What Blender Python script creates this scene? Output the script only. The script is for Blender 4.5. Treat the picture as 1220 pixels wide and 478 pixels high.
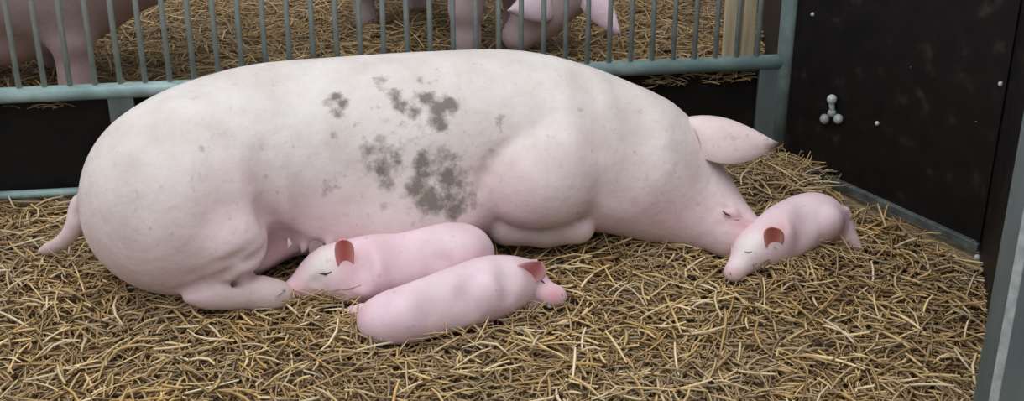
import bpy, math, random
import numpy as np
from mathutils import Vector

for o in list(bpy.data.objects):
    bpy.data.objects.remove(o, do_unlink=True)
SC = bpy.context.scene
COL = SC.collection
rng = np.random.default_rng(11)
random.seed(11)

# ------------------------------------------------------------------ camera
FPX, CAMH, PITCH = 1600.0, 1.55, math.radians(25.5)
cd = bpy.data.cameras.new('camera')
cam = bpy.data.objects.new('camera', cd)
COL.objects.link(cam)
cam.location = (0, 0, CAMH)
cam.rotation_euler = (math.pi / 2 - PITCH, 0, 0)
cd.sensor_fit = 'HORIZONTAL'
cd.sensor_width = 36.0
cd.lens = 36.0 * FPX / 1220.0
cd.clip_start, cd.clip_end = 0.05, 200
SC.camera = cam

# ------------------------------------------------------------------ light
w = bpy.data.worlds.new('overcast_sky')
SC.world = w
w.use_nodes = True
bg = w.node_tree.nodes['Background']
bg.inputs['Color'].default_value = (0.85, 0.92, 1.0, 1)
bg.inputs['Strength'].default_value = 0.56
sd = bpy.data.lights.new('daylight', 'SUN')
sd.energy = 2.1
sd.angle = math.radians(75)
sd.color = (0.98, 0.985, 1.0)
sun = bpy.data.objects.new('daylight', sd)
COL.objects.link(sun)
sun.rotation_euler = (math.radians(14), math.radians(-10), 0)
vs = SC.view_settings
vs.view_transform = 'Standard'
vs.look = 'None'
vs.gamma = 1.0
vs.use_curve_mapping = False
vs.exposure = 0.0

# ------------------------------------------------------------------ pixel helpers
CF = np.array([0, math.cos(PITCH), -math.sin(PITCH)])
CU = np.array([0, math.sin(PITCH), math.cos(PITCH)])
CX = np.array([1.0, 0, 0])
CO = np.array([0, 0, CAMH])


def ray(u, v):
    return CF + CX * (u - 610) / FPX + CU * (239 - v) / FPX


def onz(u, v, z=0.0):
    d = ray(u, v)
    return CO + d * ((z - CAMH) / d[2])


def ony(u, v, y):
    d = ray(u, v)
    return CO + d * (y / d[1])


def onplane(u, v, p0, n):
    d = ray(u, v)
    return CO + d * (np.dot(np.array(p0) - CO, n) / np.dot(d, n))


def pxm(p):
    return FPX / np.dot(np.array(p) - CO, CF)


# ------------------------------------------------------------------ materials
def new_mat(name):
    m = bpy.data.materials.new(name)
    m.use_nodes = True
    nt = m.node_tree
    return m, nt, nt.nodes['Principled BSDF']


def N(nt, t, **kw):
    n = nt.nodes.new(t)
    for k, v in kw.items():
        setattr(n, k, v)
    return n


def ramp(nt, stops):
    r = N(nt, 'ShaderNodeValToRGB')
    e = r.color_ramp.elements
    while len(e) < len(stops):
        e.new(0.5)
    for i, (p, c) in enumerate(stops):
        e[i].position = p
        e[i].color = (*c, 1)
    return r


def noise_mat(name, stops, scale=8, rough=0.6, metal=0.0, bump=0.0, bscale=60, stretch=(1, 1, 1), spec=0.5, detail=5):
    m, nt, b = new_mat(name)
    tc = N(nt, 'ShaderNodeTexCoord')
    mp = N(nt, 'ShaderNodeMapping')
    mp.inputs['Scale'].default_value = stretch
    nt.links.new(tc.outputs['Object'], mp.inputs['Vector'])
    n = N(nt, 'ShaderNodeTexNoise')
    n.inputs['Scale'].default_value = scale
    n.inputs['Detail'].default_value = detail
    nt.links.new(mp.outputs[0], n.inputs['Vector'])
    r = ramp(nt, stops)
    nt.links.new(n.outputs['Fac'], r.inputs[0])
    nt.links.new(r.outputs[0], b.inputs['Base Color'])
    b.inputs['Roughness'].default_value = rough
    b.inputs['Metallic'].default_value = metal
    b.inputs['Specular IOR Level'].default_value = spec
    if bump:
        n2 = N(nt, 'ShaderNodeTexNoise')
        n2.inputs['Scale'].default_value = bscale
        n2.inputs['Detail'].default_value = 4
        nt.links.new(mp.outputs[0], n2.inputs['Vector'])
        bp = N(nt, 'ShaderNodeBump')
        bp.inputs['Strength'].default_value = bump
        bp.inputs['Distance'].default_value = 0.01
        nt.links.new(n2.outputs['Fac'], bp.inputs['Height'])
        nt.links.new(bp.outputs[0], b.inputs['Normal'])
    return m


def skin_mat(name, mottle, bump, dirtcol):
    m, nt, b = new_mat(name)
    L = nt.links.new
    at = N(nt, 'ShaderNodeAttribute', attribute_name='skin')
    ad = N(nt, 'ShaderNodeAttribute', attribute_name='dirt')
    tc = N(nt, 'ShaderNodeTexCoord')
    n1 = N(nt, 'ShaderNodeTexNoise')
    n1.inputs['Scale'].default_value = 9
    n1.inputs['Detail'].default_value = 7
    n1.inputs['Roughness'].default_value = 0.62
    L(tc.outputs['Object'], n1.inputs['Vector'])
    r1 = ramp(nt, [(0.3, (1 - mottle, 1 - mottle * 1.2, 1 - mottle * 1.35)), (0.65, (1, 1, 1))])
    L(n1.outputs['Fac'], r1.inputs[0])
    mu = N(nt, 'ShaderNodeMix', data_type='RGBA', blend_type='MULTIPLY')
    mu.inputs[0].default_value = 1
    L(at.outputs['Color'], mu.inputs[6])
    L(r1.outputs[0], mu.inputs[7])
    # dirt: painted mask broken up by noise
    n2 = N(nt, 'ShaderNodeTexNoise')
    n2.inputs['Scale'].default_value = 38
    n2.inputs['Detail'].default_value = 6
    n2.inputs['Roughness'].default_value = 0.7
    L(tc.outputs['Object'], n2.inputs['Vector'])
    ma = N(nt, 'ShaderNodeMath', operation='MULTIPLY_ADD')
    L(n2.outputs['Fac'], ma.inputs[0])
    ma.inputs[1].default_value = 1.8
    L(ad.outputs['Fac'], ma.inputs[2])
    mr = N(nt, 'ShaderNodeMapRange')
    mr.inputs['From Min'].default_value = 1.08
    mr.inputs['From Max'].default_value = 1.66
    mr.inputs['To Max'].default_value = 0.9
    L(ma.outputs[0], mr.inputs['Value'])
    mx = N(nt, 'ShaderNodeMix', data_type='RGBA')
    L(mr.outputs[0], mx.inputs[0])
    L(mu.outputs[2], mx.inputs[6])
    mx.inputs[7].default_value = (*dirtcol, 1)
    L(mx.outputs[2], b.inputs['Base Color'])
    b.inputs['Roughness'].default_value = 0.62
    b.inputs['Specular IOR Level'].default_value = 0.3
    b.inputs['Subsurface Weight'].default_value = 0.12
    b.inputs['Subsurface Radius'].default_value = (0.02, 0.008, 0.005)
    n3 = N(nt, 'ShaderNodeTexNoise')
    n3.inputs['Scale'].default_value = 45
    n3.inputs['Detail'].default_value = 6
    L(tc.outputs['Object'], n3.inputs['Vector'])
    bp = N(nt, 'ShaderNodeBump')
    bp.inputs['Strength'].default_value = bump
    bp.inputs['Distance'].default_value = 0.012
    L(n3.outputs['Fac'], bp.inputs['Height'])
    L(bp.outputs[0], b.inputs['Normal'])
    return m


def straw_mat(name):
    m, nt, b = new_mat(name)
    at = N(nt, 'ShaderNodeAttribute', attribute_name='tone')
    nt.links.new(at.outputs['Color'], b.inputs['Base Color'])
    b.inputs['Roughness'].default_value = 0.55
    b.inputs['Specular IOR Level'].default_value = 0.35
    return m


M = {}
M['skin'] = skin_mat('sow_skin', 0.17, 0.2, (0.17, 0.145, 0.11))
M['pigskin'] = skin_mat('piglet_skin', 0.12, 0.12, (0.25, 0.2, 0.15))
M['straw'] = straw_mat('straw_stalks')
M['litter'] = noise_mat('rotted_litter', [(0.3, (0.14, 0.1, 0.05)), (0.5, (0.26, 0.185, 0.095)), (0.7, (0.38, 0.28, 0.15))],
                        scale=34, rough=0.9, bump=0.8, bscale=120, stretch=(1, 2.2, 1), detail=8)
M['galv'] = noise_mat('galvanised_green_grey', [(0.3, (0.18, 0.275, 0.265)), (0.55, (0.27, 0.385, 0.37)), (0.75, (0.42, 0.53, 0.51))],
                      scale=14, rough=0.35, metal=0.12, bump=0.12, bscale=90)
M['galvbar'] = noise_mat('galvanised_bar', [(0.3, (0.27, 0.32, 0.30)), (0.6, (0.40, 0.45, 0.42)), (0.8, (0.52, 0.56, 0.53))],
                         scale=20, rough=0.45, metal=0.1)
M['galvpost'] = noise_mat('galvanised_post', [(0.3, (0.11, 0.14, 0.145)), (0.55, (0.165, 0.205, 0.205)), (0.8, (0.25, 0.30, 0.30))],
                          scale=10, rough=0.5, metal=0.3, bump=0.15, bscale=70, stretch=(1, 1, 0.25))
M['ply'] = noise_mat('dark_film_plywood', [(0.35, (0.006, 0.0045, 0.0045)), (0.6, (0.011, 0.008, 0.0075)), (0.74, (0.045, 0.036, 0.03))],
                     scale=16, rough=0.55, bump=0.1, bscale=40, spec=0.25, detail=8)
M['black'] = noise_mat('black_kick_board', [(0.35, (0.005, 0.0045, 0.0045)), (0.65, (0.012, 0.010, 0.009)), (0.8, (0.03, 0.024, 0.018))],
                       scale=9, rough=0.65, spec=0.2)
M['edge'] = noise_mat('worn_steel_edging', [(0.35, (0.07, 0.085, 0.08)), (0.6, (0.16, 0.185, 0.175)), (0.8, (0.3, 0.32, 0.3))],
                      scale=22, rough=0.5, metal=0.3)
M['white'] = noise_mat('pale_metal', [(0.3, (0.45, 0.47, 0.46)), (0.7, (0.75, 0.76, 0.74))], scale=30, rough=0.4)
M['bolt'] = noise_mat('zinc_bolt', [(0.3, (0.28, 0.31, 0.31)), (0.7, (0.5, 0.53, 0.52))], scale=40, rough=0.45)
M['timber'] = noise_mat('pale_timber', [(0.3, (0.46, 0.34, 0.2)), (0.55, (0.66, 0.53, 0.36)), (0.75, (0.8, 0.7, 0.54))],
                        scale=16, rough=0.75, stretch=(3, 3, 0.25))
M['eye'] = noise_mat('dark_eye', [(0.3, (0.03, 0.015, 0.012)), (0.7, (0.07, 0.04, 0.035))], scale=50, rough=0.3)
M['crease'] = noise_mat('dark_pink_crease', [(0.3, (0.3, 0.14, 0.14)), (0.7, (0.4, 0.2, 0.2))], scale=50, rough=0.6)
M['lash'] = noise_mat('pale_bristle', [(0.3, (0.5, 0.4, 0.34)), (0.7, (0.7, 0.6, 0.52))], scale=50, rough=0.6)
M['hoof'] = noise_mat('horn', [(0.3, (0.16, 0.12, 0.09)), (0.7, (0.32, 0.26, 0.2))], scale=60, rough=0.55)


# ------------------------------------------------------------------ mesh helpers
def mesh_obj(name, V, Fc, mat, parent=None, loc=None, smooth=False, attrs=None):
    V = np.asarray(V, dtype=float)
    if loc is None:
        loc = np.zeros(3)
    loc = np.asarray(loc, dtype=float)
    me = bpy.data.meshes.new(name)
    me.from_pydata((V - loc).tolist(), [], [tuple(int(i) for i in f) for f in Fc])
    if attrs:
        for an, arr in attrs.items():
            if arr.ndim == 2:
                a = me.color_attributes.new(an, 'FLOAT_COLOR', 'POINT')
                c = np.ones((len(V), 4))
                c[:, :3] = arr
                a.data.foreach_set('color', c.ravel())
            else:
                a = me.attributes.new(an, 'FLOAT', 'POINT')
                a.data.foreach_set('value', arr.astype(float))
    if smooth:
        me.polygons.foreach_set('use_smooth', [True] * len(me.polygons))
    me.materials.append(mat)
    me.update()
    o = bpy.data.objects.new(name, me)
    COL.objects.link(o)
    o.location = loc
    if parent is not None:
        o.parent = parent
        o.location = Vector(loc) - parent.location
    return o


def empty(name, loc):
    o = bpy.data.objects.new(name, None)
    COL.objects.link(o)
    o.location = loc
    o.empty_display_size = 0.1
    return o


def tag(o, label=None, cat=None, group=None, kind=None):
    if label: o['label'] = label
    if cat: o['category'] = cat
    if group: o['group'] = group
    if kind: o['kind'] = kind
    return o


class MB:
    def __init__(s):
        s.V, s.F = [], []

    def add(s, V, Fc):
        b = len(s.V)
        s.V += [np.asarray(v, dtype=float) for v in V]
        s.F += [tuple(i + b for i in f) for f in Fc]
        return s

    def box(s, c, ax, ay, az, hx, hy, hz, bev=0.0):
        """oriented box with chamfered edges"""
        c = np.asarray(c, float)
        ax, ay, az = [np.asarray(a, float) / np.linalg.norm(a) for a in (ax, ay, az)]
        import bmesh
        bm = bmesh.new()
        bmesh.ops.create_cube(bm, size=2)
        for v in bm.verts:
            v.co = Vector((v.co.x * hx, v.co.y * hy, v.co.z * hz))
        if bev > 0:
            bmesh.ops.bevel(bm, geom=list(bm.edges), offset=bev, segments=2, affect='EDGES', profile=0.5)
        bm.verts.index_update()
        V = [c + ax * v.co.x + ay * v.co.y + az * v.co.z for v in bm.verts]
        Fc = [[v.index for v in f.verts] for f in bm.faces]
        bm.free()
        return s.add(V, Fc)

    def tube(s, pts, rad, n=10, caps=True):
        pts = [np.asarray(p, float) for p in pts]
        rad = [rad] * len(pts) if np.isscalar(rad) else rad
        b = len(s.V)
        up = np.array([0.13, 0.21, 0.97])
        for i, p in enumerate(pts):
            t = pts[min(i + 1, len(pts) - 1)] - pts[max(i - 1, 0)]
            t = t / np.linalg.norm(t)
            if abs(t @ up) > 0.95:
                up = np.array([0.9, 0.3, 0.1])
            a = np.cross(t, up); a /= np.linalg.norm(a)
            c = np.cross(t, a)
            for k in range(n):
                g = 2 * math.pi * k / n
                s.V.append(p + rad[i] * (math.cos(g) * a + math.sin(g) * c))
        for i in range(len(pts) - 1):
            for k in range(n):
                k2 = (k + 1) % n
                s.F.append((b + i * n + k, b + i * n + k2, b + (i + 1) * n + k2, b + (i + 1) * n + k))
        if caps:
            s.F.append(tuple(b + k for k in range(n))[::-1])
            s.F.append(tuple(b + (len(pts) - 1) * n + k for k in range(n)))
        return s

    def ball(s, c, r, ax=None, n=10, m=7):
        c = np.asarray(c, float)
        r = np.array([r] * 3) if np.isscalar(r) else np.asarray(r)
        A = np.eye(3) if ax is None else np.array(ax)
        b = len(s.V)
        s.V.append(c + A.T @ (r * [0, 0, 1]))
        for i in range(1, m):
            ph = math.pi * i / m
            for k in range(n):
                g = 2 * math.pi * k / n
                s.V.append(c + A.T @ (r * [math.sin(ph) * math.cos(g), math.sin(ph) * math.sin(g), math.cos(ph)]))
        s.V.append(c + A.T @ (r * [0, 0, -1]))
        e = len(s.V) - 1
        for k in range(n):
            k2 = (k + 1) % n
            s.F.append((b, b + 1 + k, b + 1 + k2))
            for i in range(m - 2):
                s.F.append((b + 1 + i * n + k, b + 1 + (i + 1) * n + k, b + 1 + (i + 1) * n + k2, b + 1 + i * n + k2))
            s.F.append((e, b + 1 + (m - 2) * n + k2, b + 1 + (m - 2) * n + k))
        return s

    def build(s, name, mat, parent=None, smooth=False, loc=None):
        V = np.array(s.V)
        if loc is None:
            loc = (V.min(0) + V.max(0)) / 2
            loc[2] = V[:, 2].min()
        return mesh_obj(name, V, s.F, mat, parent, loc, smooth)


# ------------------------------------------------------------------ implicit bodies
def cap(p, a, b, ra, rb):
    a = np.asarray(a); ba = np.asarray(b) - a
    t = np.clip(((p - a) @ ba) / max(ba @ ba, 1e-9), 0, 1)
    return np.linalg.norm(p - a - t[:, None] * ba, axis=1) - (ra + (rb - ra) * t)


def ell(p, c, r, ax=None):
    q = p - np.asarray(c)
    if ax is not None:
        q = q @ np.array(ax).T
    r = np.asarray(r, float)
    k0 = np.linalg.norm(q / r, axis=1)
    k1 = np.linalg.norm(q / r ** 2, axis=1) + 1e-9
    return k0 * (k0 - 1) / k1


def smin(a, b, k):
    h = np.maximum(k - np.abs(a - b), 0) / k
    return np.minimum(a, b) - h * h * k * 0.25


def smax(a, b, k):
    return -smin(-a, -b, k)


def chain(p, balls, k=0.04):
    d = None
    for (c0, r0), (c1, r1) in zip(balls[:-1], balls[1:]):
        e = cap(p, c0, c1, r0, r1)
        d = e if d is None else smin(d, e, k)
    return d


def spl(balls, sub=3):
    """smooth curve through (centre, radius) balls"""
    A = np.array([[*c, r] for c, r in balls])
    A = np.vstack([2 * A[0] - A[1], A, 2 * A[-1] - A[-2]])
    out = []
    for i in range(1, len(A) - 2):
        for j in range(sub):
            t = j / sub
            p0, p1, p2, p3 = A[i - 1:i + 3]
            out.append(.5 * (2 * p1 + (p2 - p0) * t + (2 * p0 - 5 * p1 + 4 * p2 - p3) * t * t + (3 * p1 - p0 - 3 * p2 + p3) * t ** 3))
    out.append(A[-2])
    return [(o[:3], max(o[3], .003)) for o in out]


def groove(fn, pts, r, depth):
    """soft furrow: a tube just outside the surface, dipping in by depth"""
    out = []
    for q in pts:
        h = hit(fn, *q)
        e = .004
        g = np.array([fn((h + np.eye(3)[a] * e)[None])[0] - fn((h - np.eye(3)[a] * e)[None])[0] for a in range(3)])
        g /= np.linalg.norm(g)
        out.append((h + g * (r - depth), r))
    out[0] = (out[0][0], r * .7); out[-1] = (out[-1][0], r * .7)
    return out


def frame(dirx, up=(0, 0, 1)):
    x = np.asarray(dirx, float); x /= np.linalg.norm(x)
    y = np.cross(up, x); y /= np.linalg.norm(y)
    return [x, y, np.cross(x, y)]


def sdf_mesh(fn, lo, hi, h):
    """naive surface nets, then projected to the surface"""
    lo, hi = np.asarray(lo, float), np.asarray(hi, float)
    n = np.ceil((hi - lo) / h).astype(int) + 1
    gx, gy, gz = [lo[i] + h * np.arange(n[i]) for i in range(3)]
    P = np.stack(np.meshgrid(gx, gy, gz, indexing='ij'), -1).reshape(-1, 3)
    val = np.concatenate([fn(c) for c in np.array_split(P, max(1, len(P) // 120000))]).reshape(n)
    ins = val < 0
    cnt = np.zeros(n - 1); acc = np.zeros((*(n - 1), 3))
    sl = lambda o, ax_n: slice(o, o + ax_n)
    m = n - 1
    for ax in range(3):
        oth = [a for a in range(3) if a != ax]
        for o1 in (0, 1):
            for o2 in (0, 1):
                off0 = [0, 0, 0]; off0[oth[0]] = o1; off0[oth[1]] = o2
                off1 = list(off0); off1[ax] = 1
                A = val[tuple(sl(off0[a], m[a]) for a in range(3))]
                B = val[tuple(sl(off1[a], m[a]) for a in range(3))]
                cr = (A < 0) != (B < 0)
                t = np.where(cr, A / np.where(cr, A - B, 1), 0)
                cnt += cr
                for a in range(3):
                    acc[..., a] += np.where(cr, t if a == ax else off0[a], 0)
    act = cnt > 0
    idx = -np.ones(m, int)
    idx[act] = np.arange(act.sum())
    ijk = np.argwhere(act)
    V = lo + h * (ijk + acc[act] / cnt[act][:, None])
    Fc = []
    for ax in range(3):
        o = [(ax + 1) % 3, (ax + 2) % 3]
        s0 = [slice(None)] * 3; s1 = [slice(None)] * 3
        s0[ax] = slice(0, n[ax] - 1); s1[ax] = slice(1, n[ax])
        A, B = ins[tuple(s0)], ins[tuple(s1)]
        e = np.argwhere(A != B)
        e = e[(e[:, o[0]] > 0) & (e[:, o[1]] > 0) & (e[:, o[0]] < m[o[0]]) & (e[:, o[1]] < m[o[1]])]
        fl = A[tuple(e.T)]
        q = []
        for d0, d1 in ((-1, -1), (0, -1), (0, 0), (-1, 0)):
            c = e.copy(); c[:, o[0]] += d0; c[:, o[1]] += d1
            q.append(idx[tuple(c.T)])
        q = np.stack(q, 1)
        q[~fl] = q[~fl][:, ::-1]
        Fc.append(q)
    Fc = np.concatenate(Fc)
    e = h * 0.25
    for _ in range(2):
        d = fn(V)
        g = np.stack([(fn(V + np.eye(3)[a] * e) - fn(V - np.eye(3)[a] * e)) / (2 * e) for a in range(3)], 1)
        gl = np.linalg.norm(g, axis=1)[:, None] + 1e-6
        V = V - np.clip(d[:, None] / gl, -h * .5, h * .5) * g / gl
    return V, Fc


def leaf(a, ca, b, cb, tip, bulge, th, ns=12, nt=8):
    """ear: two edge curves a>ca>tip and b>cb>tip, cupped towards bulge; closed thin solid"""
    a, ca, b, cb, tip, bulge = [np.asarray(x, float) for x in (a, ca, b, cb, tip, bulge)]
    tops, Vs = [], []
    for i in range(ns + 1):
        s = i / ns * 0.985
        ea = (1 - s) ** 2 * a + 2 * s * (1 - s) * ca + s * s * tip
        eb = (1 - s) ** 2 * b + 2 * s * (1 - s) * cb + s * s * tip
        for j in range(nt + 1):
            t = j / nt
            tops.append(ea * (1 - t) + eb * t + bulge * (4 * t * (1 - t)) * (1 - 0.6 * s))
    nrm = bulge / (np.linalg.norm(bulge) + 1e-9)
    tops = np.array(tops)
    edge = np.array([math.sqrt(max(0.08, 1 - (2 * j / nt - 1) ** 4)) for i in range(ns + 1) for j in range(nt + 1)])[:, None]
    V = np.concatenate([tops + nrm * th * .5 * edge, tops - nrm * th * .5 * edge])
    K = (ns + 1) * (nt + 1)
    Fc = []
    w1 = nt + 1
    for i in range(ns):
        for j in range(nt):
            q = (i * w1 + j, i * w1 + j + 1, (i + 1) * w1 + j + 1, (i + 1) * w1 + j)
            Fc.append(q)
            Fc.append(tuple(k + K for k in q[::-1]))
    for i in range(ns):
        for j in (0, nt):
            p, q = i * w1 + j, (i + 1) * w1 + j
            Fc.append((p, q, q + K, p + K) if j == 0 else (q, p, p + K, q + K))
    for j in range(nt):
        for i in (0, ns):
            p, q = i * w1 + j, i * w1 + j + 1
            Fc.append((q, p, p + K, q + K) if i == 0 else (p, q, q + K, p + K))
    return V, Fc


def B(u, v, z, rp):
    p = onz(u, v, z)
    return p, rp / pxm(p)


def hit(fn, u, v, lo=2.0, hi=4.5):
    d = ray(u, v); d = d / np.linalg.norm(d)
    t = lo
    for _ in range(90):
        e = fn((CO + d * t)[None])[0]
        if e < 0.0008: break
        t += e * 0.8
        if t > 6: break
    return CO + d * t


def gauss(P, c, r):
    return np.exp(-((P - np.asarray(c)) ** 2).sum(1) / (r * r))


# ================================================================== STRUCTURE
# straw height field of the two pens
_w = [(rng.uniform(2, 9), rng.uniform(0, 6.28), rng.uniform(0, 6.28)) for _ in range(14)]


def H(x, y):
    z = np.zeros_like(x)
    for f, a, ph in _w:
        z = z + np.sin(f * (np.cos(a) * x + np.sin(a) * y) + ph) / 14
    z = z * 0.02
    def bump(c, r, a): return a * np.exp(-((x - c[0]) ** 2 + (y - c[1]) ** 2) / (r * r))
    z = z + bump((0.72, 3.32), 0.16, 0.03) + bump((0.69, 2.80), 0.12, 0.012) + bump((-0.42, 2.60), 0.09, 0.008)
    z = z + bump((0.90, 2.98), 0.12, 0.006) + bump((0.35, 2.80), 0.16, 0.01)
    return z


FL, FR = onz(0, 240), onz(917, 192)          # fence line on the ground
FD = (FR - FL); FLEN = np.linalg.norm(FD); FD = FD / FLEN
FNrm = np.array([-FD[1], FD[0], 0])             # away from camera
UPZ = np.array([0, 0, 1.0])

gx = np.linspace(-3.6, 2.6, 125); gy = np.linspace(1.3, 7.2, 119)
X, Y = np.meshgrid(gx, gy, indexing='ij')
V = np.stack([X.ravel(), Y.ravel(), (H(X, Y) - 0.012).ravel()], 1)
ny = len(gy)
Fc = [(i * ny + j, (i + 1) * ny + j, (i + 1) * ny + j + 1, i * ny + j + 1) for i in range(len(gx) - 1) for j in range(ny - 1)]
fl = mesh_obj('floor', V, Fc, M['litter'], smooth=True)
tag(fl, 'litter covered floor under the straw of the pens', 'floor', kind='structure')


# ------------------------------------------------------------------ fence
fence = empty('metal_fence', FL * 0.5 + FR * 0.5)
tag(fence, 'grey green tubular metal fence with upright bars behind the big sow', 'fence')
ZR = 0.30
f0, f1 = -0.55, FLEN + 0.012


def fp(s, z, off=0.0):
    return FL + FD * s + UPZ * z + FNrm * off


MB().tube([fp(f0, ZR), fp(f1, ZR)], 0.021, 14).build('lower_rail', M['galv'], fence, True)
MB().tube([fp(f0, 1.08), fp(f1, 1.08)], 0.021, 14).build('upper_rail', M['galv'], fence, True)
MB().tube([fp(f0, 0.022, -0.012), fp(f1, 0.022, -0.012)], 0.012, 10).build('base_rail', M['galv'], fence, True)
bars = [0.098 + 0.0642 * k - 0.00009 * k * k for k in range(-10, 34)]
barm = None
for s in bars:
    if s > FLEN - 0.03:
        break
    if barm is None:
        bo = MB().tube([fp(s, ZR), fp(s, 1.08)], 0.0074, 8).build('bar', M['galvbar'], fence, True)
        barm, s00 = bo, s
    else:
        c = barm.copy(); COL.objects.link(c)
        c.parent = fence
        c.location = barm.location + Vector(FD * (s - s00))
MB().tube([fp(FLEN + 0.022, 0.0), fp(FLEN + 0.022, 1.12)], 0.027, 16).build('corner_post', M['galv'], fence, True)
sL = np.dot(onplane(146, 130, FL, FNrm) - FL, FD)
for sc in (sL, FLEN - 0.022):
    MB().box(fp(sc, 0.135, -0.004), FD, FNrm, UPZ, 0.033, 0.008, 0.15, 0.002).build('flat_leg', M['galvpost'], fence)
for zc in (0.07, 0.24):
    MB().tube([fp(sL, zc, -0.02), fp(sL, zc, -0.008)], 0.008, 6).build('bolt', M['edge'], fence)

kb = MB().box(fp(FLEN / 2 - 0.3, 0.15, 0.032), FD, FNrm, UPZ, FLEN / 2 + 0.28, 0.009, 0.15, 0.002).build('kick_board', M['black'])
tag(kb, 'low black board fixed along the bottom of the metal fence', 'board')

# ------------------------------------------------------------------ dark plywood panel on the right
P0 = onz(931, 197) ; P1 = onz(1166, 305)
PD = P1 - P0; PL = np.linalg.norm(PD); PD /= PL
PN = np.array([PD[1], -PD[0], 0])           # towards the pen
if PN @ (CO - P0) < 0: PN = -PN
pc = P0 + PD * PL / 2
panel = empty('plywood_panel', pc)
tag(panel, 'tall dark brown plywood panel with white bolt at right end of the pen', 'panel')


def pp(s, z, off=0): return P0 + PD * s + UPZ * z + PN * off


MB().box(pp(PL / 2, 0.57, -0.011), PD, PN, UPZ, PL / 2, 0.009, 0.56, 0.002).build('sheet', M['ply'], panel)
MB().box(pp(PL / 2, 0.024, 0.004), PD, PN, UPZ, PL / 2, 0.008, 0.011, 0.002).build('bottom_edging', M['edge'], panel)
MB().box(pp(PL - 0.006, 0.57, 0.0), PD, PN, UPZ, 0.005, 0.004, 0.55, 0.001).build('side_edging', M['ply'], panel)


def onpanel(u, v):
    return onplane(u, v, P0, PN)


kp = onpanel(993, 134)
latch = MB()
latch.ball(onpanel(985, 141) + PN * .008, 0.0135).ball(onpanel(1001, 141) + PN * .008, 0.0135).ball(kp + PN * 0.006, 0.012)
lo = latch.build('wing_bolt', M['bolt'], panel, True)
k2 = MB().tube([kp + PN * .004, onpanel(995, 119) + PN * .014], [0.007, 0.008], 8).ball(onpanel(996, 117) + PN * .016, 0.0135)
k2.build('bolt_head', M['white'], panel, True)
for (u, v, r) in ((968, 17, .0055), (1045, 147, .006), (1192, 100, .006), (1163, 145, .0025), (1085, 80, .002), (1112, 270, .003)):
    MB().ball(onpanel(u, v), [r, r, r], n=8, m=5).build('screw', M['white'] if r > .004 else M['edge'], panel, True)
MB().ball(onpanel(1166, 306) + PN * .006, 0.008).build('corner_bolt', M['white'], panel, True)

# dark board in the next pen, beyond the corner post
Q0 = np.array([0.80, 3.66, 0]); Q1 = np.array([1.02, 5.6, 0])
QD = (Q1 - Q0); QL = np.linalg.norm(QD); QD /= QL
QN = np.array([QD[1], -QD[0], 0])
bb = MB().box(Q0 + QD * QL / 2 + UPZ * .5, QD, QN, UPZ, QL / 2, 0.009, 0.51, 0.002).build('side_board', M['ply'])
tag(bb, 'dark board closing the next pen beyond the corner post', 'board')
tp = empty('timber_post', ony(881, 60, 3.80) * [1, 1, 0])
tag(tp, 'pale timber post of two battens behind the fence near its corner', 'post')
for (u, hw) in ((870, 0.019), (891, 0.019)):
    c = ony(u, 40, 3.80); c[2] = 0.45
    MB().box(c, CX, (0, 1, 0), UPZ, hw, 0.02, 0.46, 0.003).build('batten', M['timber'], tp)

# ------------------------------------------------------------------ galvanised post at the right, close to the camera
g0 = onz(1172, 535, 0.0)
gp = empty('steel_post', g0)
tag(gp, 'wide galvanised steel post standing at the right edge near the camera', 'post')
gw = 0.06
ga = np.array([math.cos(.12), math.sin(.12), 0]); gb = np.array([-ga[1], ga[0], 0])
gc = g0 + ga * gw + gb * 0.04
MB().box(gc + UPZ * 0.6, ga, gb, UPZ, gw, 0.04, 0.6, 0.011).build('box_section', M['galvpost'], gp)
MB().box(gc - ga * (gw - .004) - gb * .037 + UPZ * .6, ga + gb * -1, ga + gb, UPZ, .0085, .004, .598, .001).build('highlight_strip', M['bolt'], gp)  # pale strip added along the corner as a painted edge highlight
MB().box(gc + UPZ * 1.204, ga, gb, UPZ, gw, 0.04, 0.004, 0.001).build('end_cap', M['edge'], gp)

E0 = P1 - PD * 0.012 - PN * .030; E1 = gc + gb * 0.075 + ga * 0.035
E1[2] = 0
ED = E1 - E0; EL = np.linalg.norm(ED); ED /= EL; EN = np.array([ED[1], -ED[0], 0])
eb = MB().box(E0 + ED * EL / 2 + UPZ * .56, ED, EN, UPZ, EL / 2, 0.009, 0.56, 0.002).build('end_board', M['ply'])
tag(eb, 'narrow dark board between the tall plywood panel and the steel post', 'board')

# ================================================================== SOW
spine = spl([B(215, 236, .222, 116), B(265, 213, .228, 115), B(330, 189, .245, 109), B(430, 181, .24, 109), B(525, 172, .242, 105.5), B(615, 163, .245, 97.5),
             B(695, 178, .222, 90), B(758, 196, .19, 78)])
headc = spl([B(758, 196, .19, 74), B(798, 220, .14, 60), B(836, 247, .10, 44), B(866, 271, .072, 30), B(888, 286, .055, 25)], 2)
thigh_c = onz(211, 254, .19)
arm_c = onz(640, 213, .208)
_rc = spine[0][0]
tail = spl([(_rc + [-.185, .03, .02], .026), (ony(97, 244, 2.87), .021), (ony(91, 264, 2.86), .0165), (ony(82, 281, 2.86), .0145), (ony(67, 293, 2.875), .0125), B(50, 299, .03, 4.5)], 2)
leg_h = spl([B(228, 350, .06, 12), B(256, 349, .056, 18), B(296, 347, .052, 19), B(326, 351, .04, 15), B(336, 352, .035, 13)], 2)
fore = [B(604, 266, .09, 27), B(650, 268, .086, 25), B(688, 270, .08, 21)]
belly_c = onz(466, 240, .15)


def sow_core(p):
    d = chain(p, spine, 0.03)
    return smin(d, ell(p, belly_c, (0.26, 0.17, 0.125), frame((1, .12, 0))), 0.07)      # belly


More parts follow.
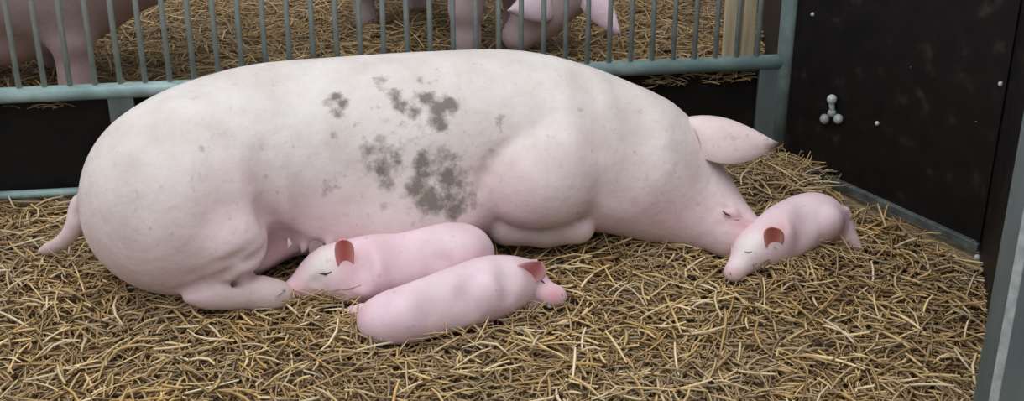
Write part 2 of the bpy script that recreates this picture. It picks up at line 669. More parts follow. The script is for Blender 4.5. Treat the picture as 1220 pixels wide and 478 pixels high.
cav = [(hit(sow_core, 312, 248), .010), (hit(sow_core, 320, 272), .035), (hit(sow_core, 334, 298), .055)]


def sow_trunk(p):
    d = smax(sow_core(p), -chain(p, cav, .03), .025)                    # hollow of the flank
    th = ell(p, thigh_c, (0.205, 0.165, 0.175), frame((1, .2, .0)))
    th = smin(th, ell(p, onz(272, 285, .18), (0.085, 0.085, 0.10), frame((1, .2, .0))), .07)
    return smin(d, th, 0.022)


def sow_fn(p):
    d = sow_trunk(p)
    hd = chain(p, headc, 0.03)
    hd = smin(hd, ell(p, onz(792, 243, .105), (0.12, 0.10, 0.08), frame((1, -.3, -.2))), 0.05)       # jowl
    hd = smin(hd, ell(p, HP['eye'] + [0, .012, -.008], (0.026, 0.02, 0.018)), 0.02)                    # eyelid swelling
    d = smin(d, hd, 0.06)
    d = smin(d, chain(p, leg_h, .02), 0.016)
    # shoulder blade, upper arm, forearm folded under
    ar = ell(p, arm_c, (0.152, 0.12, 0.125), frame((1, .05, -.05)))
    ar = smin(ar, ell(p, onz(672, 185, .25), (0.11, 0.10, 0.12)), .06)
    d = smin(d, ar, 0.014)
    d = smin(d, chain(p, fore, .02), 0.010)
    d = smin(d, chain(p, tail, 0.02), 0.02)
    for g, k in FOLDS:
        d = smax(d, -chain(p, g, .01), k)
    for t in TEATS:
        d = smin(d, cap(p, t, t + np.array([0.0, -0.010, -0.014]), 0.007, 0.005), 0.016)
    return smax(d, -(p[:, 2] + 0.004), 0.01)


HP, TEATS, FOLDS = {}, [], []


def head_only(p):
    return chain(p, headc, 0.03)


HP['eye'] = hit(head_only, 870, 254)
for q in ((345, 287), (362, 294), (392, 288), (425, 292)):
    TEATS.append(hit(sow_core, *q))
th_ = lambda p: smin(sow_trunk(p), head_only(p), .06)
arm_ = lambda p: smin(sow_trunk(p), ell(p, arm_c, (0.152, 0.12, 0.125), frame((1, .05, -.05))), .014)
FOLDS += [(groove(arm_, [(604, 174), (588, 190), (577, 208), (571, 228)], .012, .004), .018),
          (groove(th_, [(212, 346), (245, 336), (285, 318), (316, 296)], .012, .006), .016),
          (groove(th_, [(262, 342), (292, 330), (318, 312)], .010, .005), .014),
          (groove(th_, [(228, 330), (262, 318), (300, 296)], .014, .0035), .02),
          (groove(th_, [(738, 100), (752, 140), (756, 190), (745, 232)], .05, .007), .06),
          (groove(th_, [(700, 92), (712, 130), (722, 170)], .04, .004), .05),
          (groove(th_, [(312, 185), (316, 215), (318, 250)], .03, .006), .04),
          (groove(head_only, [(857, 246), (866, 248), (876, 252)], .004, .002), .006),
          (groove(head_only, [(858, 255), (868, 261), (882, 263)], .004, .0025), .006),
          (groove(head_only, [(866, 266), (876, 270), (886, 271)], .005, .002), .008),
          (groove(head_only, [(878, 246), (886, 256), (890, 264)], .006, .002), .01)]

Vs, Fs = sdf_mesh(sow_fn, (-1.22, 2.42, -.03), (0.70, 3.36, 0.52), 0.0085)


def lerp(a, b, t):
    t = np.clip(t, 0, 1)[:, None]
    return np.asarray(a) * (1 - t) + np.asarray(b) * t


CREAM, PINK, ROSE = np.array([0.79, 0.735, 0.69]), np.array([0.785, 0.60, 0.62]), np.array([0.68, 0.36, 0.38])


def sow_color(P):
    pk = np.clip(1.15 - (P[:, 2] - 0.05) / 0.31, 0.05, 1) * 0.9
    for (u, v, r, a) in ((262, 250, .12, .35), (290, 200, .07, .3), (690, 175, .09, .25), (600, 215, .1, .25), (815, 262, .06, .45), (360, 260, .09, .3)):
        pk = pk + a * gauss(P, hit(sow_fn, u, v), r)
    c = lerp(CREAM, PINK, pk)
    rs = np.zeros(len(P))
    for (u, v, r, a) in ((795, 255, .05, .22), (886, 266, .03, .45), (893, 285, .045, .6), (330, 300, .05, .55), (868, 256, .022, .4)):
        rs = rs + a * gauss(P, hit(sow_fn, u, v), r)
    c = lerp_arr(c, ROSE, rs)
    # dusty grey forearm and foot; fold shade at the nape painted in grey
    gy_ = np.zeros(len(P))
    for (u, v, r, a) in ((650, 276, .07, .75), (335, 350, .05, .6), (280, 352, .06, .4), (745, 140, .09, .4), (165, 200, .1, .25), (60, 294, .05, .4)):
        gy_ = gy_ + a * gauss(P, hit(sow_fn, u, v), r)
    c = lerp_arr(c, np.array([0.50, 0.43, 0.38]), gy_)
    return c


def lerp_arr(c, t, f):
    f = np.clip(f, 0, 1)[:, None]
    return c * (1 - f) + t * f


def sow_dirt(P):
    d = np.zeros(len(P))
    for (u, v, rp, a) in ((391, 122, 7, .6), (402, 133, 7, .65), (409, 124, 7, .7), (400, 116, 7, .6), (450, 165, 6, .35), (470, 190, 8, .5), (475, 205, 8, .4), (502, 185, 7, .5), (505, 208, 10, .7), (525, 240, 14, .65), (398, 161, 6, .38), (392, 225, 9, .35), (480, 160, 50, .14), (525, 215, 42, .24), (455, 195, 28, .2), (240, 176, 4, .45),
                          (453, 96, 8, .45), (470, 114, 9, .7), (478, 126, 9, .65), (492, 133, 9, .55), (510, 118, 10, .75), (522, 128, 11, .8),
                          (536, 125, 10, .75), (522, 147, 10, .75), (500, 95, 6, .35), (455, 107, 5, .4), (512, 98, 5, .3),
                          (438, 178, 9, .55), (460, 175, 9, .5), (456, 200, 12, .62), (462, 218, 9, .6), (440, 205, 6, .4),
                          (503, 198, 11, .7), (498, 222, 13, .8), (512, 238, 15, .8), (535, 215, 18, .62), (540, 243, 18, .62), (530, 190, 14, .45),
                          (560, 240, 12, .4), (457, 246, 4, .5), (595, 148, 6, .42), (586, 180, 4, .45), (600, 140, 4, .3), (690, 262, 8, .3)):
        c = hit(sow_fn, u, v)
        rp = rp * 1.12
        d = np.maximum(d, a * 1.1 * np.exp(-(((P - c) ** 2).sum(1) / (rp / pxm(c) * 1.15) ** 2) ** 1.4))
    return d


cols, dirt = sow_color(Vs), sow_dirt(Vs)
AV, AF, AC, AD = [Vs], [tuple(f) for f in Fs], [cols], [dirt]


def add_leaf(AV, AF, AC, AD, lf, cfun, dfun=None):
    b = sum(len(v) for v in AV)
    AV.append(lf[0]); AF += [tuple(i + b for i in f) for f in lf[1]]
    AC.append(cfun(lf[0])); AD.append(np.zeros(len(lf[0])) if dfun is None else dfun(lf[0]))


tipP = ony(924, 176, 2.99)


def earcol(P):
    s = np.clip((P[:, 0] - 0.40) / 0.27, 0, 1)
    c = lerp(np.array([0.78, 0.64, 0.61]), np.array([0.76, 0.60, 0.60]), s)
    return lerp_arr(c, np.array([0.33, 0.34, 0.33]), np.clip((s - .8) / .2, 0, 1))


add_leaf(AV, AF, AC, AD, leaf(ony(806, 143, 3.08), ony(868, 124, 3.06), ony(836, 188, 2.98), ony(880, 207, 2.93), tipP, np.array([0.012, -.014, .026]), 0.014), earcol,
         lambda P: 0.34 * gauss(P, ony(872, 165, 3.0), .03) + .4 * gauss(P, tipP, .05))
# far ear, hanging down the other side of the head
hp = onz(800, 190, .22)
add_leaf(AV, AF, AC, AD, leaf(hp + [-.02, .10, .02], hp + [-.02, .2, -.0], hp + [.09, .08, -.03], hp + [.10, .18, -.08], hp + [.10, .20, -.15], np.array([0.01, .02, .012]), 0.012), earcol)
AV, AC, AD = np.concatenate(AV), np.concatenate(AC), np.concatenate(AD)
base = np.array([-0.3, 2.98, 0.0])
sow = mesh_obj('sow', AV, AF, M['skin'], loc=base, smooth=True, attrs={'skin': AC, 'dirt': AD})
tag(sow, 'big pale pink mud stained sow lying asleep along the metal fence', 'pig')


def eye_part(parent, fn, pts, r, mat=None, name='eye'):
    P = [hit(fn, *q) for q in pts]
    return MB().tube(P, [r * .4] + [r] * (len(P) - 2) + [r * .4], 6).build(name, mat or M['eye'], parent, True)


eye_part(sow, sow_fn, [(861, 251), (865, 255), (870, 257)], .0024)
eye_part(sow, sow_fn, [(869, 259), (875, 262), (881, 262)], .0018, M['crease'], 'eyelid_fold')
for (u, v) in ((343, 350), (338, 357)):
    hc = onz(u, v, .03)
    MB().ball(hc, [.022, .012, .014], n=10, m=8).build('hoof', M['hoof'], sow, True)


# ================================================================== PIGLETS
PBODY, PWHITE, PRED = np.array([0.80, 0.58, 0.64]), np.array([0.84, 0.77, 0.74]), np.array([0.60, 0.17, 0.14])


def make_piglet(fn, lo, hi, ears, colfun, label, dirtfun=None, h=0.0042):
    V, Fc = sdf_mesh(fn, lo, hi, h)
    AV, AF, AC, AD = [V], [tuple(f) for f in Fc], [colfun(V)], [np.zeros(len(V)) if dirtfun is None else dirtfun(V)]
    for lf, cf in ears:
        add_leaf(AV, AF, AC, AD, lf, cf)
    AV, AC, AD = np.concatenate(AV), np.concatenate(AC), np.concatenate(AD)
    c = (V.min(0) + V.max(0)) / 2; c[2] = max(0.0, V[:, 2].min())
    o = mesh_obj('piglet', AV, AF, M['pigskin'], loc=c, smooth=True, attrs={'skin': AC, 'dirt': AD})
    return tag(o, label, 'piglet', 'piglets around the sow')


def const(c):
    return lambda P: np.tile(np.asarray(c, float), (len(P), 1))


# --- piglet A, against the belly, facing left
a_sp = spl([B(555, 304, .078, 34), B(522, 306, .079, 35), B(482, 316, .074, 33), B(446, 321, .072, 35), B(415, 324, .070, 31)])
a_hd = spl([B(415, 324, .072, 31), B(393, 322, .072, 28), B(373, 332, .055, 20), B(357, 343, .04, 13), B(350, 346, .036, 11.5)], 2)
a_leg = [B(430, 345, .03, 13), B(404, 352, .016, 9), B(384, 353, .012, 7)]


def pa_base(p):
    d = chain(p, a_sp, 0.03)
    hd = chain(p, a_hd, 0.015)
    hd = smin(hd, ell(p, onz(408, 340, .045), (.045, .04, .032)), .03)
    d = smin(d, hd, 0.022)
    d = smin(d, ell(p, onz(545, 312, .065), (.07, .05, .06), frame((1, .4, 0))), 0.02)
    d = smin(d, ell(p, onz(452, 334, .055), (.05, .03, .055), frame((1, .4, 0))), 0.015)
    d = smin(d, chain(p, a_leg, .015), .012)
    d = smin(d, chain(p, [B(560, 325, .03, 11), B(535, 333, .018, 9), B(520, 336, .012, 7)], .015), .012)
    return smax(d, -(p[:, 2] - 0.001), 0.008)


def bulge(fn, u, v, r, sink, dirx):
    h = hit(fn, u, v)
    d = ray(u, v); d = d / np.linalg.norm(d)
    return h + d * sink, np.asarray(r), frame(dirx)


def shaped(fn, bulges, grooves):
    bs = [bulge(fn, *b) for b in bulges]
    gs = [(groove(fn, g, r, dp), k) for g, r, dp, k in grooves]
    def f(p):
        d = fn(p)
        for c, r, ax in bs:
            d = smin(d, ell(p, c, r, ax), .014)
        for g, k in gs:
            d = smax(d, -chain(p, g, .01), k)
        return smax(d, -(p[:, 2] - 0.001), 0.008)
    return f


pa_fn = shaped(pa_base, [(548, 304, (.058, .045, .05), .036, (1, .35, .3)), (452, 328, (.036, .035, .048), .029, (1, .3, 0)), (436, 338, (.03, .025, .03), .02, (1, .2, -.3))],
               [([(474, 290), (484, 312), (490, 330)], .04, .006, .05), ([(428, 296), (432, 316), (430, 336)], .018, .004, .025), ([(515, 328), (520, 312), (514, 296)], .02, .003, .03),
                ([(383, 330), (375, 337), (368, 348)], .012, .002, .015)])


def pa_col(P):
    c = const(PBODY)(P)
    c = lerp_arr(c, PWHITE, 1.1 * gauss(P, hit(pa_fn, 388, 308), .035) + .7 * gauss(P, hit(pa_fn, 375, 330), .03) + .25 * gauss(P, hit(pa_fn, 530, 280), .09))
    c = lerp_arr(c, np.array([.78, .43, .44]), .7 * gauss(P, hit(pa_fn, 352, 346), .022) + .35 * gauss(P, hit(pa_fn, 415, 318), .03))
    return c


def redear(lo, hi):
    def f(P):
        n = len(P) // 2
        t = np.tile(np.concatenate([[math.sin(math.pi * j / 8) for j in range(9)] for i in range(13)]), 2)
        return lerp(lo, hi, t)
    return f


RE = redear([0.74, 0.36, 0.34], [0.56, 0.15, 0.12])
y0 = hit(pa_fn, 410, 312)[1]
ear_a = leaf(ony(403, 320, y0 - .004), ony(392, 286, y0 - .014), ony(420, 320, y0), ony(428, 284, y0 - .006), ony(408, 286, y0 - .014), np.array([-.002, .010, .001]), .007)
y1 = onz(385, 312, .1)[1] + .03
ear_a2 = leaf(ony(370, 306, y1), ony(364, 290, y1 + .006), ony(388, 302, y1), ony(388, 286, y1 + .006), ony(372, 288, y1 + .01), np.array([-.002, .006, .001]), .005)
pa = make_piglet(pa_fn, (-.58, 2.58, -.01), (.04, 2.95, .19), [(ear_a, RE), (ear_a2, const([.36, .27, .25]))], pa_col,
                 'pink piglet with red upright ear asleep against the belly of the sow')
eye_part(pa, pa_fn, [(381, 326), (388, 327), (395, 324)], .0026)
eye_part(pa, pa_fn, [(408, 346), (418, 344), (430, 340)], .0014, M['crease'], name='mouth')
eye_part(pa, pa_fn, [(349, 344), (350, 347)], .0022, name='nostril')

# --- piglet B, in front, facing right, head turned away
b_sp = spl([B(448, 381, .045, 20), B(490, 373, .058, 28), B(532, 360, .062, 31), B(577, 345, .066, 32.5), B(606, 338, .064, 28)])
b_hd = spl([B(604, 338, .064, 28), B(625, 334, .060, 24), B(641, 343, .045, 14), B(656, 352, .034, 12), B(664, 353, .032, 11)], 2)


def pb_base(p):
    d = chain(p, b_sp, 0.03)
    d = smin(d, ell(p, onz(470, 380, .05), (.075, .05, .05), frame((1, .3, 0))), .03)
    d = smin(d, chain(p, b_hd, .012), .02)
    d = smin(d, chain(p, [B(450, 372, .04, 15), B(432, 372, .028, 9), B(420, 371, .022, 7)], .012), .012)
    d = smin(d, chain(p, [B(452, 392, .03, 12), B(437, 391, .018, 8), B(430, 385, .016, 6)], .012), .012)
    d = smin(d, chain(p, [B(612, 360, .02, 10), B(636, 362, .012, 7)], .012), .012)
    return smax(d, -(p[:, 2] - 0.001), 0.008)


pb_fn = shaped(pb_base, [(484, 376, (.056, .042, .046), .034, (1, .3, .3)), (580, 350, (.045, .035, .045), .031, (1, .3, .2))],
               [([(518, 345), (526, 365), (534, 384)], .04, .005, .05), ([(600, 312), (606, 332), (606, 350)], .022, .0025, .03), ([(560, 335), (556, 355), (562, 372)], .02, .0025, .03)])


def pb_col(P):
    c = const(PBODY + [0, .01, .01])(P)
    c = lerp_arr(c, PWHITE, .3 * gauss(P, hit(pb_fn, 600, 325), .06) + .3 * gauss(P, hit(pb_fn, 520, 345), .07))
    c = lerp_arr(c, np.array([.70, .34, .37]), .95 * gauss(P, hit(pb_fn, 660, 352), .024) + .4 * gauss(P, hit(pb_fn, 428, 372), .03))
    return c


y0 = hit(pb_fn, 630, 322)[1]
ear_b = leaf(ony(612, 330, y0 + .004), ony(610, 308, y0 - .012), ony(638, 337, y0 - .004), ony(660, 330, y0 - .02), ony(645, 312, y0 - .018), np.array([.004, .010, -.005]), .007)
ear_b2 = leaf(ony(618, 315, y0 + .04), ony(622, 309, y0 + .04), ony(636, 319, y0 + .035), ony(642, 315, y0 + .035), ony(640, 311, y0 + .04), np.array([.002, .004, .003]), .005)
pb = make_piglet(pb_fn, (-.42, 2.44, -.01), (.16, 2.8, .17), [(ear_b, redear([.8, .5, .52], [.5, .14, .14])), (ear_b2, const([.7, .4, .4]))], pb_col,
                 'pink piglet stretched out nearest the camera with head to the right')
eye_part(pb, pb_fn, [(642, 333), (646, 335), (649, 338)], .002)
eye_part(pb, pb_fn, [(669, 350), (670, 353)], .002, name='nostril')
MB().ball(onz(655, 364, .018), [.008, .007, .007], n=8, m=6).build('hoof', M['white'], pb, True)

# --- piglet C, at the snout of the sow
c_sp = spl([B(982, 262, .088, 24), B(965, 262, .09, 26), B(943, 272, .088, 28), B(920, 286, .074, 26)])
c_hd = spl([B(918, 287, .07, 26), B(899, 297, .058, 24), B(885, 312, .038, 15), B(876, 323, .026, 10.5), B(874, 325, .024, 10)], 2)


def pc_base(p):
    d = chain(p, c_sp, 0.03)
    d = smin(d, chain(p, c_hd, .012), .02)
    d = smin(d, chain(p, [B(988, 266, .078, 22), B(1003, 274, .058, 15), B(1012, 285, .04, 9.5), B(1020, 294, .024, 7.5)], .012), .012)
    d = smin(d, ell(p, onz(935, 292, .05), (.04, .032, .045)), .018)
    d = smin(d, chain(p, [B(935, 300, .035, 12), B(925, 312, .016, 8), B(910, 318, .012, 7)], .012), .012)
    far = np.array([0.0, .05, 0])
    d = smin(d, chain(p, [(B(980, 266, .065, 18)[0] + far, .03), (B(997, 278, .035, 10)[0] + far, .018), (B(1004, 288, .014, 7)[0] + far, .013)], .012), .012)
    d = smin(d, chain(p, [B(1000, 252, .115, 4), B(1008, 251, .112, 3.5), B(1013, 257, .10, 3)], .01), .01)
    return smax(d, -(p[:, 2] - 0.001), 0.008)


pc_fn = shaped(pc_base, [(985, 266, (.04, .034, .042), .025, (1, .2, -.6)), (936, 282, (.03, .03, .04), .024, (1, .3, 0))],
               [([(958, 245), (962, 262), (958, 285)], .03, .005, .04), ([(918, 262), (926, 276)], .016, .003, .02)])


def pc_col(P):
    c = const(PBODY + [0, .02, .01])(P)
    c = lerp_arr(c, PWHITE, 1.0 * gauss(P, hit(pc_fn, 895, 290), .04) + .5 * gauss(P, hit(pc_fn, 882, 315), .03) + .3 * gauss(P, hit(pc_fn, 960, 245), .06))
    c = lerp_arr(c, np.array([.75, .42, .43]), .5 * gauss(P, hit(pc_fn, 874, 325), .02) + .4 * gauss(P, hit(pc_fn, 932, 275), .03) + .5 * gauss(P, hit(pc_fn, 1000, 277), .03))
    return c


y0 = hit(pc_fn, 922, 290)[1]
ear_c = leaf(ony(914, 298, y0 - .004), ony(903, 270, y0 - .012), ony(930, 297, y0), ony(942, 272, y0 - .006), ony(920, 271, y0 - .013), np.array([-.002, .010, 0]), .007)
y1 = onz(905, 280, .1)[1] + .03
ear_c2 = leaf(ony(893, 279, y1), ony(890, 270, y1 + .006), ony(908, 273, y1), ony(906, 262, y1 + .006), ony(896, 264, y1 + .01), np.array([-.002, .006, .001]), .005)
pcg = make_piglet(pc_fn, (.46, 2.7, -.01), (.95, 3.16, .2), [(ear_c, RE), (ear_c2, const([.76, .5, .48]))], pc_col,
                  'pink piglet with arched back rooting at the snout of the sow')
eye_part(pcg, pc_fn, [(887, 300), (891, 301), (896, 300)], .0018, M['crease'])
eye_part(pcg, pc_fn, [(870, 325), (871, 328)], .002, name='nostril')


# ================================================================== PIGS IN THE NEXT PEN
def far_pig(name, fn, lo, hi, ears, label, colfun, h=0.012):
    V, Fc = sdf_mesh(fn, lo, hi, h)
    AV, AF, AC, AD = [V], [tuple(f) for f in Fc], [colfun(V)], [np.zeros(len(V))]
    for lf, cf in ears:
        add_leaf(AV, AF, AC, AD, lf, cf)
    AV, AC, AD = np.concatenate(AV), np.concatenate(AC), np.concatenate(AD)
    c = (V.min(0) + V.max(0)) / 2; c[2] = max(0, V[:, 2].min())
    o = mesh_obj(name, AV, AF, M['skin'], loc=c, smooth=True, attrs={'skin': AC, 'dirt': AD})
    return tag(o, label, 'pig', 'pigs standing in the next pen')


def leg(p, hip, knee, hock_, foot, r0, k=0.04):
    return chain(p, [(hip, r0), (knee, r0 * .62), (hock_, r0 * .45), (foot, r0 * .42)], k)


# left pig, facing right
l1 = onz(96, 122, 0.0)                       # near fore foot


def p1_fn(p):
    c = lambda dx, dy, z: np.array([l1[0] + dx, l1[1] + dy, z])
    d = chain(p, [(c(-1.0, .17, .46), .25), (c(-.5, .17, .42), .28), (c(-.06, .17, .43), .265), (c(.20, .17, .53), .23), (c(.34, .17, .62), .19)], .08)
    hd = chain(p, [(c(.3, .17, .64), .17), (c(.5, .15, .72), .14), (c(.66, .12, .64), .085), (c(.76, .1, .58), .065)], .04)
    d = smin(d, hd, .08)
    for dy in (0, .34):
        c = lambda dx, ddy, z, o=(-.16 if dy else 0): np.array([l1[0] + dx + o, l1[1] + ddy, z])
        d = smin(d, chain(p, [(c(-.03, dy + (.05 if dy == 0 else -.05), .38), .12), (c(.0, dy, .21), .058), (c(.0, dy, .10), .045), (c(.0, dy, .03), .047), (c(.025, dy, .02), .04)], .05), .05)
        d = smin(d, chain(p, [(c(-1.0, dy + (.06 if dy == 0 else -.06), .4), .17), (c(-.98, dy, .24), .075), (c(-1.06, dy, .16), .05), (c(-1.02, dy, .03), .045)], .05), .06)
    c = lambda dx, dy, z: np.array([l1[0] + dx, l1[1] + dy, z])
    d = smin(d, ell(p, c(-.36, .12, .19), (.30, .13, .11)), .06)          # udder
    d = smin(d, chain(p, [(c(-1.22, .2, .6), .02), (c(-1.28, .2, .52), .016), (c(-1.26, .2, .42), .01)], .02), .03)
    return smax(d, -p[:, 2], .01)


def p_col(P):
    c = lerp(np.array([.50, .40, .39]), np.array([.54, .39, .40]), np.clip(1.2 - P[:, 2] / .4, 0, 1))
    return c


e0 = l1 + np.array([.47, .06, .81])
far_pig('pig', p1_fn, (l1[0] - 1.36, l1[1] - .2, -.02), (l1[0] + .88, l1[1] + .58, .92),
        [(leaf(e0 + [-.06, 0, .0], e0 + [0, -.1, .05], e0 + [.05, 0, 0], e0 + [.12, -.08, .02], e0 + [.12, -.14, -.06], np.array([0, -.01, .02]), .014), const([.62, .45, .43])),
         (leaf(e0 + [-.06, .2, .0], e0 + [0, .3, .05], e0 + [.05, .2, 0], e0 + [.12, .3, .02], e0 + [.12, .36, -.06], np.array([0, .01, .02]), .014), const([.62, .45, .43]))],
        'large pink pig standing behind the fence at the left edge', p_col, .013)

# middle pig, head down, facing the camera
fl_ = onz(556, 78, 0.0); hr_ = onz(437, 32, 0.0); hl_ = onz(497, 12, 0.0); fo_ = fl_ + (hl_ - hr_)


def p2_fn(p):
    mid_f = (fl_ + fo_) / 2; mid_h = (hr_ + hl_) / 2
    ax = (mid_f - mid_h) / np.linalg.norm(mid_f - mid_h)
    up = lambda q, z: np.array([q[0], q[1], z])
    d = chain(p, [(up(mid_h - ax * .02, .47), .175), (up(mid_h * .5 + mid_f * .5, .46), .2), (up(mid_f, .46), .18)], .06)
    poll, mid, sn = ony(674, -22, 4.45), ony(645, 14, 4.38), ony(618, 42, 4.34)
    d = smin(d, chain(p, [(up(mid_f, .46), .16), ((up(mid_f, .46) + poll) / 2 + [.03, 0, .03], .135), (poll, .11)], .05), .06)
    d = smin(d, chain(p, [(poll, .105), (mid, .085), (sn, .058)], .04), .05)
    for q, f in ((fl_, 1), (fo_, 1), (hr_, 0), (hl_, 0)):
        m_ = mid_f if f else mid_h
        top = up(q * .8 + m_ * .2, .36)
        if f:
            d = smin(d, chain(p, [(top, .09), (up(q, .2), .05), (up(q, .10), .042), (up(q, .02), .045)], .04), .04)
        else:
            d = smin(d, chain(p, [(top, .12), (up(q, .22) + ax * .03, .062), (up(q, .15) - ax * .03, .042), (up(q, .02), .04)], .04), .05)
    return smax(d, -p[:, 2], .01)


def p2_col(P):
    return lerp(np.array([.52, .42, .43]), np.array([.50, .39, .40]), np.clip(P[:, 2] / .4, 0, 1))


PE = const([.82, .64, .74])  # lit ears: light on them put in as a colour brighter than the body
ear1 = leaf(ony(655, -22, 4.36), ony(630, -20, 4.28), ony(660, 16, 4.30), ony(655, 38, 4.24), ony(604, 14, 4.25), np.array([-.005, -.02, .012]), .012)
ear2 = leaf(ony(684, -25, 4.42), ony(730, -35, 4.36), ony(690, 5, 4.36), ony(700, 28, 4.30), ony(739, 44, 4.28), np.array([.005, -.02, .012]), .012)
far_pig('pig', p2_fn, (-.85, 4.1, -.02), (.5, 5.25, .72), [(ear1, PE), (ear2, PE)],
        'pink pig with lowered head and lop ears behind the fence in the middle', p2_col, .012)


# ================================================================== STRAW
def strands(n, xs, ys, zf, lens, wid, tilt, tones, seed, reject=None, centres=None, ang=None, gain=1.0):
    r = np.random.default_rng(seed)
    if centres is None:
        cx, cy = r.uniform(*xs, n), r.uniform(*ys, n)
    else:
        cx, cy = centres
        n = len(cx)
    z = zf(cx, cy, r)
    if reject is not None:
        keep = ~reject(np.stack([cx, cy, z], 1))
        cx, cy, z = cx[keep], cy[keep], z[keep]
        n = len(cx)
    L = lens[0] + (lens[1] - lens[0]) * r.beta(1.3, 2.6, n)
    a = r.uniform(0, 2 * math.pi, n) if ang is None else r.normal(ang, .5, n)
    el = r.normal(0, tilt, n)
    el = np.clip(el, -.9, .9)
    d = np.stack([np.cos(a) * np.cos(el), np.sin(a) * np.cos(el), np.sin(el)], 1)
    side = np.stack([-np.sin(a), np.cos(a), np.zeros(n)], 1)
    upv = np.cross(d, side)
    C = np.stack([cx, cy, z + np.abs(np.sin(el)) * L * 0.35], 1)
    bend = r.normal(0, .09, n) * L
    sag = np.abs(r.normal(0, .05, n)) * L
    W = r.uniform(*wid, n)
    V = np.zeros((n, 12, 3))
    for i, t in enumerate((-.5, -.17, .17, .5)):
        c = C + d * (L * t)[:, None] + side * (bend * (1 - 4 * t * t))[:, None] + np.array([0, 0, 1]) * (sag * (1 - 4 * t * t))[:, None]
        wv = W * (1.0 if abs(t) < .4 else .75)
        V[:, i * 3 + 0] = c + side * (wv * .5)[:, None]
        V[:, i * 3 + 1] = c - side * (wv * .5)[:, None]
        V[:, i * 3 + 2] = c + upv * (wv * .45)[:, None]
    tones = np.array(tones)
    k = r.integers(0, len(tones), n)
    tone = tones[k] * r.uniform(.70, 1.10, n)[:, None] * np.array([1.05, .965, .88]) * gain
    # trodden, damp patches of litter are browner and greyer
    pt = np.zeros(n)
    for f, a_, ph in _w:
        pt = pt + np.sin(2.1 * f * (np.cos(a_ + 1) * cx + np.sin(a_ + 1) * cy) + ph * 2)
    pt = np.clip(.35 + pt / 6, 0, 1)[:, None] * r.uniform(.4, 1, n)[:, None]
    tone = tone * (1 - .45 * pt) + np.array([.36, .27, .18]) * .45 * pt
    fb = []
    for i in range(3):
        for j in range(3):
            j2 = (j + 1) % 3
            fb.append((i * 3 + j, i * 3 + j2, i * 3 + 3 + j2, i * 3 + 3 + j))
    fb = np.array(fb)
    Fq = (fb[None] + (np.arange(n) * 12)[:, None, None]).reshape(-1, 4)
    return V.reshape(-1, 3), Fq, np.repeat(tone, 12, axis=0)


def straw_obj(name, parts):
    V = np.concatenate([p[0] for p in parts])
    off = np.cumsum([0] + [len(p[0]) for p in parts[:-1]])
    Fq = np.concatenate([p[1] + o for p, o in zip(parts, off)])
    T = np.concatenate([p[2] for p in parts])
    me = bpy.data.meshes.new(name)
    me.vertices.add(len(V)); me.vertices.foreach_set('co', V.ravel())
    me.loops.add(Fq.size); me.loops.foreach_set('vertex_index', Fq.ravel().astype(np.int32))
    me.polygons.add(len(Fq))
    me.polygons.foreach_set('loop_start', np.arange(0, Fq.size, 4, dtype=np.int32))
    me.update(calc_edges=True)
    a = me.color_attributes.new('tone', 'FLOAT_COLOR', 'POINT')
    c = np.ones((len(V), 4)); c[:, :3] = T
    a.data.foreach_set('color', c.ravel())
    me.materials.append(M['straw'])
    o = bpy.data.objects.new(name, me)
    COL.objects.link(o)
    return o


GOLD = [(.60, .42, .18), (.54, .37, .15), (.68, .52, .26), (.46, .31, .13), (.40, .28, .13), (.74, .60, .34), (.36, .28, .17), (.50, .39, .22), (.32, .22, .11), (.44, .35, .21)]
PALE = [(.78, .63, .35), (.82, .70, .44), (.72, .55, .27), (.80, .71, .52)]
DARK = [(.30, .21, .11), (.36, .25, .125), (.42, .29, .14), (.25, .18, .095), (.34, .27, .17), (.48, .35, .17)]


def in_front(P):
    """strand centres that are out of the pen or deep inside an animal"""
    q = P.copy(); q[:, 2] = np.maximum(q[:, 2], .03)
    bad = ((P - FL) @ FNrm > -0.02)
    bad |= ((P - P0) @ PN < 0.05) & (P[:, 0] > .5) & (P[:, 1] > 2.75)
    for fn, m in ((sow_fn, -.02), (pa_fn, -.004), (pb_fn, -.004), (pc_fn, -.004)):
        idx = np.where(~bad)[0]
        bad[idx[fn(q[idx]) < m]] = True
    return bad


zlay = lambda lo, hi: (lambda x, y, r: H(x, y) + r.uniform(lo, hi, len(x)))
XS, YS = (-1.75, 1.75), (1.75, 3.55)
parts = [strands(22000, XS, YS, zlay(-.010, .004), (.03, .12), (.004, .008), .10, DARK, 1, in_front),
         strands(16000, XS, YS, zlay(-.002, .010), (.025, .12), (.003, .008), .16, GOLD + DARK, 2, in_front),
         strands(3600, XS, YS, zlay(.004, .014), (.04, .15), (.0045, .009), .22, GOLD + PALE, 3, in_front),
         strands(700, XS, YS, zlay(.008, .016), (.05, .15), (.0045, .0085), .28, PALE, 4, in_front)]
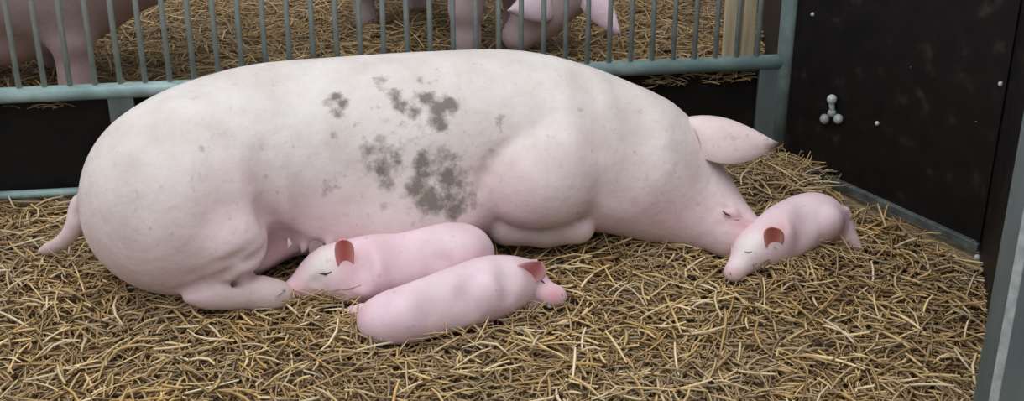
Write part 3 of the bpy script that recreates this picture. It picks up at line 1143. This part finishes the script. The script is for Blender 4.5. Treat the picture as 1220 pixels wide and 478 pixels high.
# mound in the corner behind the ear, and wisps drawn over the piglets
def clump(u, v, z, sx, sy, n, seed, tones=GOLD + PALE, zl=(.0, .03), **kw):
    r = np.random.default_rng(seed)
    c = onz(u, v, z)
    return strands(n, None, None, lambda x, y, rr: z + rr.uniform(*zl, len(x)), (.04, .16), (.0028, .005), .25, tones, seed,
                   centres=(r.normal(c[0], sx, n), r.normal(c[1], sy, n)), **kw)
parts += [clump(950, 205, .02, .07, .06, 260, 21), clump(365, 360, .012, .05, .02, 80, 22), clump(400, 362, .015, .03, .012, 30, 31), clump(925, 318, .016, .05, .014, 130, 23), clump(965, 308, .018, .03, .012, 60, 32),
          clump(985, 308, .008, .05, .03, 90, 24), clump(430, 392, .015, .02, .02, 22, 25), clump(480, 405, .0, .07, .02, 70, 26),
          clump(250, 365, .0, .12, .025, 120, 27), clump(120, 325, .0, .05, .03, 70, 28), clump(780, 300, .0, .12, .025, 120, 29),
          clump(600, 378, .0, .06, .015, 50, 30)]
so = straw_obj('straw_bedding', parts)
tag(so, 'loose golden straw bedding spread over the floor around the sow', 'straw', kind='stuff')


def in_back(P):
    bad = ((P - FL) @ FNrm < 0.05)
    bad |= ((P - Q0) @ QN > -0.02)
    return bad


XB, YB = (-2.3, 1.1), (3.2, 6.3)
parts = [strands(16000, XB, YB, zlay(-.010, .006), (.05, .18), (.004, .008), .12, DARK, 5, in_back, gain=.98),
         strands(9000, XB, YB, zlay(0, .02), (.05, .2), (.0035, .007), .2, GOLD + DARK, 6, in_back, gain=.98),
         strands(1300, XB, YB, zlay(.01, .03), (.06, .22), (.0035, .006), .25, GOLD + PALE, 7, in_back, gain=.98)]
so2 = straw_obj('straw_bedding', parts)
tag(so2, 'brown straw covering the floor of the next pen behind the fence', 'straw', kind='stuff')

# straw caught on the kick board under the rail
r = np.random.default_rng(9)
sr = [np.dot(onplane(u, 100, FL, FNrm) - FL, FD) for u in (770, 895)]
n = 60
sv = r.uniform(sr[0], sr[1], n)
cc = FL[None] + FD[None] * sv[:, None] + FNrm[None] * r.uniform(.012, .02, n)[:, None]
tf = strands(n, None, None, lambda x, y, rr: rr.uniform(.235, .268, len(x)), (.03, .1), (.003, .005), .15, DARK + GOLD, 10,
             centres=(cc[:, 0], cc[:, 1]), ang=math.atan2(FD[1], FD[0]))
sv = np.array([np.dot(onplane(u, 130, FL, FNrm) - FL, FD) for u in (38, 48, 55, 62, 70, 78, 12)])
cc = FL[None] + FD[None] * sv[:, None] + FNrm[None] * .016
tf2 = strands(7, None, None, lambda x, y, rr: rr.uniform(.252, .262, len(x)), (.03, .08), (.003, .0045), .2, GOLD, 12,
              centres=(cc[:, 0], cc[:, 1]), ang=math.atan2(FD[1], FD[0]))
so3 = straw_obj('straw_wisps', [tf, tf2])
tag(so3, 'brown straw wisps caught on the black board under the fence rail', 'straw', kind='stuff')
